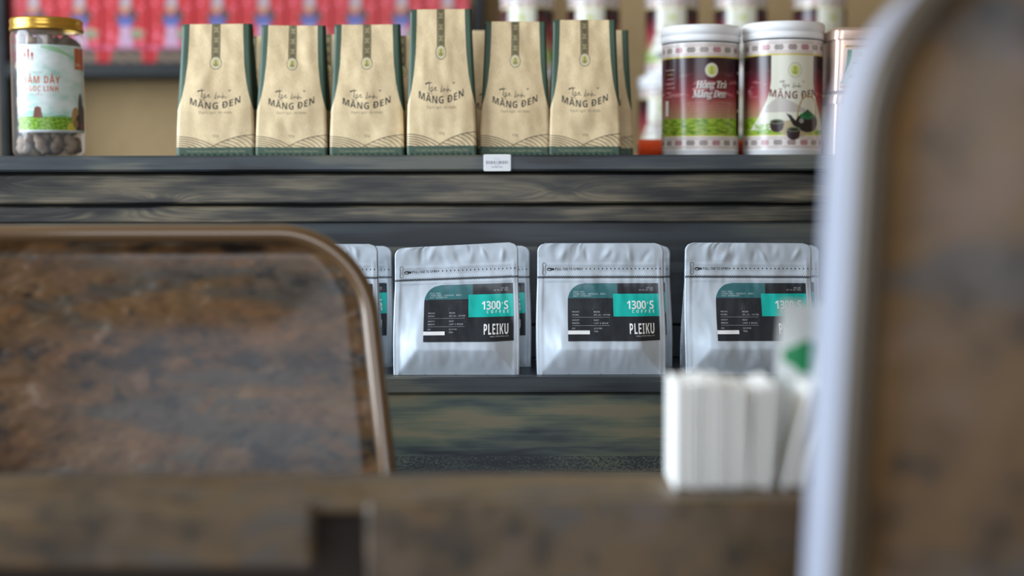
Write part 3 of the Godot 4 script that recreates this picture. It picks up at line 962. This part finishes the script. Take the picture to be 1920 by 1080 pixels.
# ------------------------------------------------------------------ the scene
func _ready():
	# camera: about the height of a seated eye, tipped down four degrees, wide aperture
	var cam := Camera3D.new()
	cam.name = "camera"
	add_child(cam)
	cam.position = Vector3(0, 0.84, 0)
	cam.rotation_degrees = Vector3(-4.07, 0, -0.1)
	var lens := CameraAttributesPhysical.new()
	lens.frustum_focal_length = 59.27
	lens.frustum_focus_distance = 1.685
	lens.frustum_near = 0.05
	lens.frustum_far = 100.0
	lens.exposure_aperture = 2.1
	cam.attributes = lens
	cam.current = true
	# sky, daylight through the window on the left and the open shop front behind the camera
	var env := Environment.new()
	env.background_mode = Environment.BG_SKY
	var sky_mat := ProceduralSkyMaterial.new()
	sky_mat.sky_top_color = Color(0.62, 0.74, 0.92)
	sky_mat.sky_horizon_color = Color(0.86, 0.90, 0.95)
	sky_mat.ground_bottom_color = Color(0.36, 0.34, 0.31)
	sky_mat.ground_horizon_color = Color(0.62, 0.62, 0.60)
	var sky := Sky.new()
	sky.sky_material = sky_mat
	env.sky = sky
	env.tonemap_mode = Environment.TONE_MAPPER_LINEAR
	env.tonemap_exposure = 1.0
	env.sdfgi_enabled = true
	env.ssao_enabled = true
	env.ssil_enabled = true
	var we := WorldEnvironment.new()
	we.name = "environment"
	we.environment = env
	add_child(we)
	var daylight := Color(0.90, 0.95, 1.0)
	var win := AreaLight3D.new()
	win.name = "window_daylight"
	win.area_size = Vector2(2.1, 1.9)
	win.light_color = daylight
	win.light_energy = 16.0
	win.shadow_enabled = true
	add_child(win)
	win.position = Vector3(-2.56, 1.55, -1.0)
	win.rotation_degrees = Vector3(0, -90, 0)
	var shop := AreaLight3D.new()
	shop.name = "shopfront_daylight"
	shop.area_size = Vector2(3.0, 2.0)
	shop.light_color = Color(0.95, 0.97, 1.0)
	shop.light_energy = 7.0
	shop.shadow_enabled = true
	add_child(shop)
	shop.position = Vector3(-0.3, 1.6, 3.14)
	shop.rotation_degrees = Vector3(0, 0, 0)

	ts = TextServerManager.get_primary_interface()
	var face_of := func(weight: int, called: String) -> RID:
		var f := SystemFont.new()
		f.font_names = PackedStringArray([called])
		f.font_weight = weight
		f.hinting = TextServer.HINTING_NONE
		keep_fonts.append(f)
		return f.get_rids()[0]
	font_bold = face_of.call(700, "Droid Sans")
	font_reg = face_of.call(400, "Droid Sans")
	font_mono = face_of.call(400, "Droid Sans Mono")
	font_serif = face_of.call(700, "Droid Serif")

	# ---- the room
	var wall_paint := mat(c(160, 135, 96), 0.85)
	bump(wall_paint, 0.02, 2.0, Vector3(2, 2, 2), 3)
	var floor_mat := mat(c(120, 108, 96), 0.45)
	bump(floor_mat, 0.02, 1.5, Vector3(2, 2, 2), 4)
	var ceil_mat := mat(c(176, 160, 140), 0.9)
	structure("floor", boxes([[Vector3(5.6, 0.1, 6.7), Vector3(0, -0.05, 0)]]), floor_mat)
	structure("ceiling", boxes([[Vector3(5.6, 0.1, 6.7), Vector3(0, 2.95, 0)]]), ceil_mat)
	structure("wall_back", boxes([[Vector3(5.6, 2.9, 0.14), Vector3(0, 1.45, -3.14)]]), wall_paint)
	structure("wall_right", boxes([[Vector3(0.14, 2.9, 6.2), Vector3(2.7, 1.45, 0.03)]]), wall_paint)
	structure("wall_left", boxes([[Vector3(0.14, 2.9, 0.95), Vector3(-2.7, 1.45, -2.595)], [Vector3(0.14, 2.9, 3.05), Vector3(-2.7, 1.45, 1.625)], [Vector3(0.14, 0.55, 2.22), Vector3(-2.7, 0.275, -1.01)], [Vector3(0.14, 0.36, 2.22), Vector3(-2.7, 2.72, -1.01)]]), wall_paint)
	structure("wall_front", boxes([[Vector3(0.8, 2.9, 0.14), Vector3(-2.37, 1.45, 3.24)], [Vector3(1.4, 2.9, 0.14), Vector3(2.07, 1.45, 3.24)], [Vector3(3.34, 0.5, 0.14), Vector3(-0.3, 0.25, 3.24)], [Vector3(3.34, 0.26, 0.14), Vector3(-0.3, 2.77, 3.24)]]), wall_paint)
	var frame_mat := mat(c(60, 48, 38), 0.5)
	structure("window_1", boxes([[Vector3(0.06, 0.05, 2.24), Vector3(-2.66, 0.57, -1.01)], [Vector3(0.06, 0.05, 2.24), Vector3(-2.66, 2.52, -1.01)], [Vector3(0.06, 1.95, 0.05), Vector3(-2.66, 1.55, -2.11)], [Vector3(0.06, 1.95, 0.05), Vector3(-2.66, 1.55, 0.09)]]), frame_mat)

	# ---- the counter: a stepped display of stained boards
	var stain := [c(26, 27, 26), c(54, 53, 48), c(82, 77, 64), c(116, 106, 86)]
	var stain_blue := [c(24, 28, 32), c(46, 54, 60), c(58, 66, 70), c(92, 94, 86)]
	var stain_green := [c(46, 52, 58), c(74, 84, 82), c(100, 107, 90), c(124, 118, 96)]
	var t_apron := timber(1400, 200, 11, stain, 1.3, 7, 1.6)
	var t_ledge := timber(1024, 128, 21, stain_blue, 1.2, 1, 0.8)
	var t_back := timber(1024, 256, 31, stain_blue, 0.6, 0, 0.6)
	var t_panel := timber(1024, 256, 41, stain_green, 2.0, 1, 0.6, 0.5)
	var wood := func(t: Texture2D, s: Vector3, off: Vector3) -> StandardMaterial3D:
		var m := mat(Color.WHITE, 0.42, 0.0, t)
		m.uv1_scale = s
		m.uv1_offset = off
		return m
	var counter := thing("display_counter", Vector3(0, 0, 0), "dark stained wooden counter with a raised top and lower display shelf", "counter")
	var wood_ledge: StandardMaterial3D = wood.call(t_ledge, Vector3(0.72, 9.0, 1), Vector3(0.5, 0.2, 0))
	part("counter_top", box(Vector3(3.4, 0.020, 1.26), 0.0025), wood_ledge, counter, Vector3(0, 0.870, -2.432))
	var wood_a: StandardMaterial3D = wood.call(t_apron, Vector3(0.72, 11.0, 1), Vector3(0.5, 0.35, 0))
	part("apron_board", box(Vector3(3.4, 0.0375, 0.022), 0.002), wood_a, counter, Vector3(0, 0.8380, -1.8325))
	var wood_b: StandardMaterial3D = wood.call(t_apron, Vector3(-0.70, 11.0, 1), Vector3(0.5, 0.75, 0))
	part("apron_board", box(Vector3(3.4, 0.0215, 0.020), 0.002), wood_b, counter, Vector3(0, 0.8050, -1.8365))
	part("apron_backing", box(Vector3(3.4, 0.085, 0.012), 0.001), mat(c(26, 26, 26), 0.7), counter, Vector3(0, 0.827, -1.856))
	var wood_c: StandardMaterial3D = wood.call(t_back, Vector3(0.7, 3.0, 1), Vector3(0.5, 0.1, 0))
	part("back_board", box(Vector3(3.4, 0.135, 0.016), 0.002), wood_c, counter, Vector3(0, 0.7295, -1.842))
	var wood_d: StandardMaterial3D = wood.call(t_back, Vector3(1.0, 3.2, 1), Vector3(0.5, 0.6, 0))
	part("back_board", box(Vector3(3.4, 0.042, 0.016), 0.002), wood_d, counter, Vector3(0, 0.639, -1.842))
	var wood_e: StandardMaterial3D = wood.call(t_ledge, Vector3(0.7, 9.0, 1), Vector3(0.5, 0.5, 0))
	part("lower_shelf", box(Vector3(3.4, 0.0195, 0.20), 0.002), wood_e, counter, Vector3(0, 0.60825, -1.752))
	var wood_f: StandardMaterial3D = wood.call(t_panel, Vector3(0.62, 8.2, 1), Vector3(0.5, 0.0, 0))
	part("front_board", box(Vector3(3.4, 0.118, 0.02), 0.002, Vector2(0, -0.059)), wood_f, counter, Vector3(0, 0.5385, -1.668))
	for k in 4:
		part("front_board", box(Vector3(3.4, 0.116, 0.02), 0.002), wood_f, counter, Vector3(0, 0.4190 - 0.1195 * k, -1.668))
	for s in [-1.0, 1.0]:
		part("end_panel", box(Vector3(0.02, 0.858, 1.20), 0.002), wood_c, counter, Vector3(s * 1.71, 0.43, -2.456))

	# ---- materials shared by the goods
	var M := {}
	M.silver = mat(Color.WHITE, 0.48, 0.12, pouch_print())
	M.label = mat(Color.WHITE, 0.32, 0.0, pouch_label_print())
	M.white_paper = mat(c(244, 246, 246), 0.6)
	M.kraft = mat(Color.WHITE, 0.55, 0.0, kraft_print())
	M.white_can = mat(c(242, 244, 246), 0.28)
	M.tin = mat(c(222, 196, 180), 0.28, 0.5)
	M.tin_label = mat(Color.WHITE, 0.35, 0.0, tin_print())
	M.gold = mat(c(206, 168, 84), 0.3, 0.8)
	M.can_a = mat(Color.WHITE, 0.25, 0.0, canister_print(0))
	M.can_b = mat(Color.WHITE, 0.25, 0.0, canister_print(1))

	# ---- silver pouches: front row, then the row behind
	var f := [[-0.2335, 0.149, 3, 0.0, "silver coffee pouch partly hidden behind the rusty brown chair back", 0.154], [-0.0660, 0.1485, 4, 0.0032, "silver coffee pouch with slanting top edge, first one right of the rusty chair", 0.1525], [0.1055, 0.152, 5, 0.0, "silver coffee pouch in the middle, complete and unobstructed", 0.1545], [0.2815, 0.152, 6, -0.0005, "silver coffee pouch behind the white napkins and green sachet", 0.1545]]
	for q in f:
		pouch(Vector3(q[0], 0.6183, -1.700), q[1], q[5], q[2], q[3], 0.0, q[4], M)
	var g := [[-0.2235, 13, "second-row silver pouch peeking out behind the pouch by the rusty chair"], [-0.0520, 14, "second-row silver pouch behind the slant-topped pouch"], [0.1225, 15, "second-row silver pouch behind the middle pouch"], [0.3080, 16, "second-row silver pouch behind the pouch at the napkins"]]
	for q in g:
		pouch(Vector3(q[0], 0.6183, -1.7740), 0.150, 0.1475, q[1], 0.001, 0.0, q[2], M)

	# ---- kraft tea bags
	var kb := [[-0.3815, 0.1005, 0.171, 21, -1.874, "kraft tea bag nearest the clear jar, leftmost in the front row", 0.034], [-0.2840, 0.0920, 0.169, 22, -1.874, "kraft tea bag second from the left in the front row", 0.034], [-0.1865, 0.0955, 0.170, 23, -1.874, "kraft tea bag third from the left, beside the tallest bag", 0.034], [-0.0895, 0.0890, 0.188, 24, -1.862, "tallest kraft tea bag, standing fourth in the front row", 0.034], [0.0040, 0.0895, 0.1735, 25, -1.874, "kraft tea bag right of the tallest bag, above the price tag", 0.034], [0.0945, 0.0920, 0.1755, 26, -1.874, "kraft tea bag rightmost in the front row, beside the canisters", 0.034]]
	for q in kb:
		kraft_bag(Vector3(q[0], 0.8802, q[4]), q[1], q[2], q[3], 0.0, q[5], M, q[6], [0.006, -0.004, 0.004, 0.008, -0.006, 0.0][q[3] - 21])
	var kr := [[-0.348, 31, 0.163, "second-row kraft tea bag showing between first and second front bags"], [-0.247, 32, 0.165, "second-row kraft tea bag showing between second and third front bags"], [-0.147, 33, 0.163, "second-row kraft tea bag behind the left edge of the tallest bag"], [-0.022, 34, 0.170, "second-row kraft tea bag with green edge showing right of the tallest bag"], [0.1165, 35, 0.170, "second-row kraft tea bag jutting out right of the last front bag"]]
	for q in kr:
		kraft_bag(Vector3(q[0], 0.8802, -1.946), 0.092, q[2], q[1], 0.0, q[3], M)

	# ---- canisters, tins and the orange roll
	canister(Vector3(0.2542, 0.8802, -1.930), 0.0, 1.0, M.can_a, "white-lidded maroon tea canister with white script and round emblem", "tea canisters on the counter", M)
	canister(Vector3(0.3640, 0.8802, -1.925), 0.09, 1.02, M.can_b, "white-lidded tea canister printed with a black teapot on white panel", "tea canisters on the counter", M)
	tea_tin(Vector3(0.4560, 0.8802, -1.915), 0.06, "lower rose gold tea tin of the stack beside the canisters", M)
	tea_tin(Vector3(0.4560, 0.9640, -1.915), 0.06, "upper rose gold tea tin of the stack beside the canisters", M)
	tea_tin(Vector3(0.5380, 0.8802, -1.915), 0.03, "lower rose gold tea tin of the stack half hidden by the near chair", M)
	tea_tin(Vector3(0.5380, 0.9640, -1.915), 0.03, "upper rose gold tea tin of the stack half hidden by the near chair", M)
	var orange := thing("ribbon_roll", Vector3(0.1780, 0.8935, -2.015), "glossy orange ribbon roll lying behind the tea canisters", "ribbon")
	var orange_mat := mat(c(226, 74, 24), 0.3)
	orange_mat.rim_enabled = true
	var om := lathe([[0.0, 0.0], [0.0118, 0.0], [0.0130, 0.0012], [0.0130, 0.300], [0.0118, 0.3012], [0.0, 0.3012]], 28)
	part("roll", om, orange_mat, orange, Vector3.ZERO, Vector3(0, 0, -PI / 2))
	part("core", lathe([[0.0045, -0.0006], [0.006, -0.0006], [0.006, 0.001], [0.0045, 0.001]], 20), mat(c(150, 120, 90), 0.8), orange, Vector3.ZERO, Vector3(0, 0, -PI / 2))

	# ---- far canisters in two tiers at the back of the counter
	var far_x := [0.030, 0.154, 0.301, 0.430, 0.578]
	var ord := ["first", "second", "third", "fourth", "fifth"]
	for k in 5:
		canister(Vector3(far_x[k] - 0.012, 0.8802, -2.70), -0.2, 0.96, M.can_b, "blurred tea canister in the lower back tier, %s from the kraft bags" % ord[k], "tea canisters stacked at the back", M)
		canister(Vector3(far_x[k], 1.0457, -2.70), [-0.25, -0.2, -0.12, -0.1, 0.3][k], 0.96, M.can_b, "blurred tea canister in the upper back tier, %s from the red boxes" % ord[k], "tea canisters stacked at the back", M)

	# ---- clear jar with dried roots
	var jar := thing("storage_jar", Vector3(-0.6195, 0.8802, -1.915), "clear plastic jar of dried roots with gold lid and pale label", "jar")
	var clear := StandardMaterial3D.new()
	clear.transparency = BaseMaterial3D.TRANSPARENCY_ALPHA
	clear.albedo_color = Color(0.97, 0.98, 1.0, 0.06)
	clear.roughness = 0.04
	var JR := 0.0465
	part("glass", lathe([[0.0, 0.0015], [JR * 0.8, 0.0], [JR * 0.97, 0.003], [JR, 0.008], [JR, 0.1580], [JR * 0.985, 0.1630], [JR * 0.95, 0.1660], [JR * 0.95, 0.1720]], 64), clear, jar)
	part("lid", lathe([[JR * 0.955, 0.1665], [JR * 1.005, 0.1660], [JR * 1.02, 0.1680], [JR * 1.02, 0.1700], [JR * 1.0, 0.1715], [JR * 1.0, 0.1760], [JR * 1.01, 0.1780], [JR * 1.01, 0.1805], [JR * 0.98, 0.1825], [JR * 0.95, 0.1815], [0.0, 0.1815]], 64), mat(c(214, 170, 78), 0.28, 0.85), jar)
	part("label", lathe([[JR + 0.0004, 0.032], [JR + 0.0004, 0.146]], 40, -0.60, 1.62), mat(Color.WHITE, 0.35, 0.0, jar_print()), jar)
	var rng := RandomNumberGenerator.new()
	rng.seed = 77
	var root_mats := [mat(c(120, 102, 84), 0.8), mat(c(96, 80, 66), 0.8), mat(c(146, 126, 104), 0.8)]
	for k in 84:
		var lvl := k / 14
		var ring := k % 14
		var ang := TAU * ring / 10.0 + lvl * 0.33 if ring < 10 else TAU * (ring - 10) / 4.0 + lvl
		var rad := 0.0335 if ring < 10 else 0.013
		var pos := Vector3(sin(ang) * rad, 0.0165 + lvl * 0.0262, cos(ang) * rad)
		var path := []
		var rr := []
		var across := rng.randf_range(-0.75, 0.75)
		var dir := Vector3(cos(ang) * across, 1.0, -sin(ang) * across).normalized()
		var w := rng.randf_range(0.0072, 0.0094)
		for j in 8:
			var t := j / 7.0 - 0.5
			path.append(dir * t * 0.0250 + Vector3(sin(j * 1.7 + k), 0, cos(j * 2.1 + k)) * 0.0012)
			rr.append(w * (1.0 - pow(absf(t) * 2.0, 3.0) * 0.55) * rng.randf_range(0.72, 1.12))
		var o := thing("dried_root", jar.position + pos, "knobbly brown dried root piece inside the clear jar", "dried root", "dried roots inside the clear jar")
		part("root", tube(path, rr, 9), root_mats[k % 3], o)

	# ---- red gift boxes on their wall rack
	var rack := thing("wall_rack", Vector3(-0.556, 0.8802, -3.0), "dark wooden wall rack shelf under the red gift boxes", "shelf")
	var rack_mat: StandardMaterial3D = wood.call(t_ledge, Vector3(0.8, 5.0, 1), Vector3(0.1, 0.3, 0))
	rack_mat.roughness = 0.7
	rack_mat.albedo_color = c(150, 150, 150)
	part("shelf_board", box(Vector3(0.956, 0.028, 0.13), 0.002), rack_mat, rack, Vector3(0, 0.2005, 0.0))
	for s in [-1.0, 1.0]:
		part("side_board", box(Vector3(0.020, 0.70, 0.13), 0.002), rack_mat, rack, Vector3(s * 0.489, 0.351, 0.0))
	var red_front := mat(Color.WHITE, 0.35, 0.0, red_box_print())
	var red_side := mat(c(176, 26, 30), 0.4)
	for k in 10:
		var o := thing("gift_box", Vector3(-0.9835 + 0.0945 * k, 1.0951, -2.985), "red illustrated gift box, %s from the left on the wall rack" % ["first", "second", "third", "fourth", "fifth", "sixth", "seventh", "eighth", "ninth", "last"][k], "gift box", "red gift boxes on the wall rack")
		part("carton", box(Vector3(0.0925, 0.155, 0.06), 0.001), red_side, o, Vector3(0, 0.0776, 0))
		part("front_print", sheet(1, 1, func(u, v): return [Vector3((u - 0.5) * 0.0905, 0.001 + v * 0.153, 0.0303), Vector2(u, 1 - v)]), red_front, o)

	# ---- price tag on the counter edge
	var tag_o := thing("price_tag", Vector3(-0.0185, 0.8598, -1.8008), "small white barcode price tag on the counter edge", "price tag")
	part("card", rounded_prism([[0.0345, 0.0210, 0.0018, 0.0], [0.0345, 0.0210, 0.0018, 0.0006]]), M.white_paper, tag_o, Vector3(0, 0.0105, 0), Vector3(PI / 2, 0, 0))
	part("print", sheet(1, 1, func(u, v): return [Vector3((u - 0.5) * 0.0325, 0.0012 + v * 0.0186, 0.0007), Vector2(u, 1 - v)]), mat(Color.WHITE, 0.5, 0.0, price_print()), tag_o)

	# ---- chairs
	var rust_tex := rust(900, 700, 9, -0.17)
	var lacquer := mat(c(190, 178, 150), 0.5, 0.0, rust_tex)
	lacquer.metallic_specular = 0.3
	lacquer.clearcoat_enabled = true
	lacquer.clearcoat = 0.5
	lacquer.clearcoat_roughness = 0.18
	bump(lacquer, 0.008, 11.0, Vector3(3, 3, 3), 14)
	var rim_brown := mat(c(100, 76, 48), 0.3, 0.2)
	rim_brown.clearcoat_enabled = true
	rim_brown.clearcoat = 0.8
	rim_brown.clearcoat_roughness = 0.08
	chair(Vector3(-0.372, 0, -1.30), 0.0, 0.796, 0.55, 0.229, 0.259, 0.078, 0.22, 0.0085, "rusty brown lacquered metal chair, its rounded back beside the silver pouches", M, lacquer, rim_brown, -1.0, 0.30)
	var rust2 := rust(700, 700, 29, -0.2, 0.2)
	var lacquer2 := mat(Color.WHITE, 0.5, 0.0, rust2)
	lacquer2.clearcoat_enabled = true
	lacquer2.clearcoat = 0.4
	lacquer2.clearcoat_roughness = 0.25
	var pale_side := mat(c(172, 178, 194), 0.45, 0.2)
	var rim_dark := mat(c(74, 64, 50), 0.4, 0.2)
	var near_chair := chair(Vector3(0.3905, 0, -0.75), 0.0, 0.978, 0.56, 0.196, 0.213, 0.115, 0.0, 0.0095, "tall blurred brown chair with pale steel sides, nearest on the right", M, lacquer2, rim_dark)
	var side_sheet := func(u: float, v: float) -> Array:
		# the pale return flange that runs back from the rim, up one side, over the top and down the other
		var t := v * 2.0 if v < 0.5 else (1.0 - v) * 2.0
		var sx := -1.0 if v < 0.5 else 1.0
		var q := Vector2.ZERO
		if t < 0.55:
			var y := lerpf(0.56, 0.863, t / 0.55)
			q = Vector2(lerpf(0.213, 0.196, (y - 0.56) / 0.418), y)
		elif t < 0.85:
			var a := (t - 0.55) / 0.30 * PI / 2
			var y := 0.863 + 0.115 * sin(a)
			q = Vector2(lerpf(0.213, 0.196, (y - 0.56) / 0.418) - 0.115 * (1 - cos(a)), y)
		else:
			q = Vector2(lerpf(0.081, 0.0, (t - 0.85) / 0.15), 0.978)
		return [Vector3(sx * (q.x + 0.0065), q.y + (0.0065 if t > 0.85 else 0.0), lerpf(-0.004, -0.084, u)), Vector2(u, v)]
	part("side_flange", sheet(4, 80, side_sheet), pale_side, near_chair)

	# ---- narrow plank table in the foreground
	var t_table := rust(900, 300, 61, -0.05, 0.5)
	var table := thing("plank_table", Vector3(0, 0, -1.03), "narrow rough plank table blurred across the foreground", "table")
	var wt1: StandardMaterial3D = wood.call(t_table, Vector3(2.0, 6.0, 1), Vector3(0.3, 0.2, 0))
	wt1.roughness = 0.5
	part("top_plank", box(Vector3(1.9, 0.012, 0.088), 0.003), wt1, table, Vector3(-0.05, 0.6162, 0.0))
	var e1 := part("edge_board", box(Vector3(0.80, 0.043, 0.024), 0.004), wt1, table, Vector3(-0.537, 0.5985, 0.057))
	var wt2: StandardMaterial3D = wood.call(t_table, Vector3(2.2, 6.0, 1), Vector3(0.7, 0.55, 0))
	var e2 := part("edge_board", box(Vector3(0.95, 0.082, 0.030), 0.004), wt2, table, Vector3(0.375, 0.590, 0.0605), Vector3(0, 0.008, 0.012))
	part("under_rail", box(Vector3(1.7, 0.16, 0.02), 0.003), mat(c(44, 34, 26), 0.7), table, Vector3(-0.05, 0.530, -0.015))
	for s in [-0.85, 0.75]:
		for z in [-0.03, 0.03]:
			part("leg", box(Vector3(0.05, 0.610, 0.03), 0.003), wt1, table, Vector3(s, 0.305, z))

	# ---- napkins and sachets on the table
	var paper := mat(c(246, 246, 242), 0.8)
	var nap := [[0.1240, 0.0, 0.078], [0.1422, 0.0, 0.079], [0.1602, 0.0, 0.076], [0.1785, -0.05, 0.077], [0.2010, -0.24, 0.076]]
	for k in 5:
		var n: Array = nap[k]
		var o := thing("folded_napkin", Vector3(n[0], 0.6222, -1.032), "folded white paper napkin standing on the plank table, %s from the left" % ord[k], "napkin", "white napkins on the plank table")
		var base := Vector3(0.0083, 0, 0) if n[1] < -0.1 else Vector3.ZERO
		var nn := noise(200 + k, 0.05, 2)
		var lm := []
		for j in 5:
			# a loose stack of folded leaves, each edge a little different
			var tk := 0.0030
			part("leaf", box(Vector3(tk, n[2] - 0.0012 * ((j * 7 + k) % 4), 0.060 - 0.002 * (j % 3)), 0.0012), paper, o, Vector3((j - 2) * 0.00335 - sin(n[1]) * n[2] / 2.0, n[2] / 2.0 * cos(n[1]) + 0.0012 + absf(sin(n[1])) * 0.0016 * (j if n[1] > 0 else j), 0), Vector3(0, 0, n[1]))
	var sach_white := mat(c(230, 236, 236), 0.4)
	var sach_green := mat(c(36, 150, 92), 0.4)
	var sa := [[0.2100, -0.08, 0.128, "white and green sachet standing upright behind the napkins", -1.050], [0.2290, -0.16, 0.132, "white and green sachet leaning right behind the napkins", -1.044]]
	for n in sa:
		var o := thing("wipe_sachet", Vector3(n[0], 0.6222, n[4]), n[3], "sachet", "wipe sachets beside the napkins")
		o.rotation.z = n[1]
		var L: float = n[2]
		part("packet", sheet(10, 20, func(u, v): return [Vector3((u - 0.5) * 0.042, 0.004 + v * L, 0.004 * sin(PI * u) * sin(PI * v)), Vector2(u, v)]), sach_white, o)
		part("packet_back", sheet(10, 20, func(u, v): return [Vector3((0.5 - u) * 0.042, 0.004 + v * L, -0.004 * sin(PI * u) * sin(PI * v)), Vector2(u, v)]), sach_white, o)
		part("green_band", sheet(10, 6, func(u, v): return [Vector3((u - 0.5) * (0.016 + 0.018 * sin(PI * v)), 0.080 + v * 0.024, 0.004 * sin(PI * (0.5 + (u - 0.5) * 0.8)) * sin(PI * (0.080 + v * 0.024) / L) + 0.0006), Vector2(u, v)]), sach_green, o)
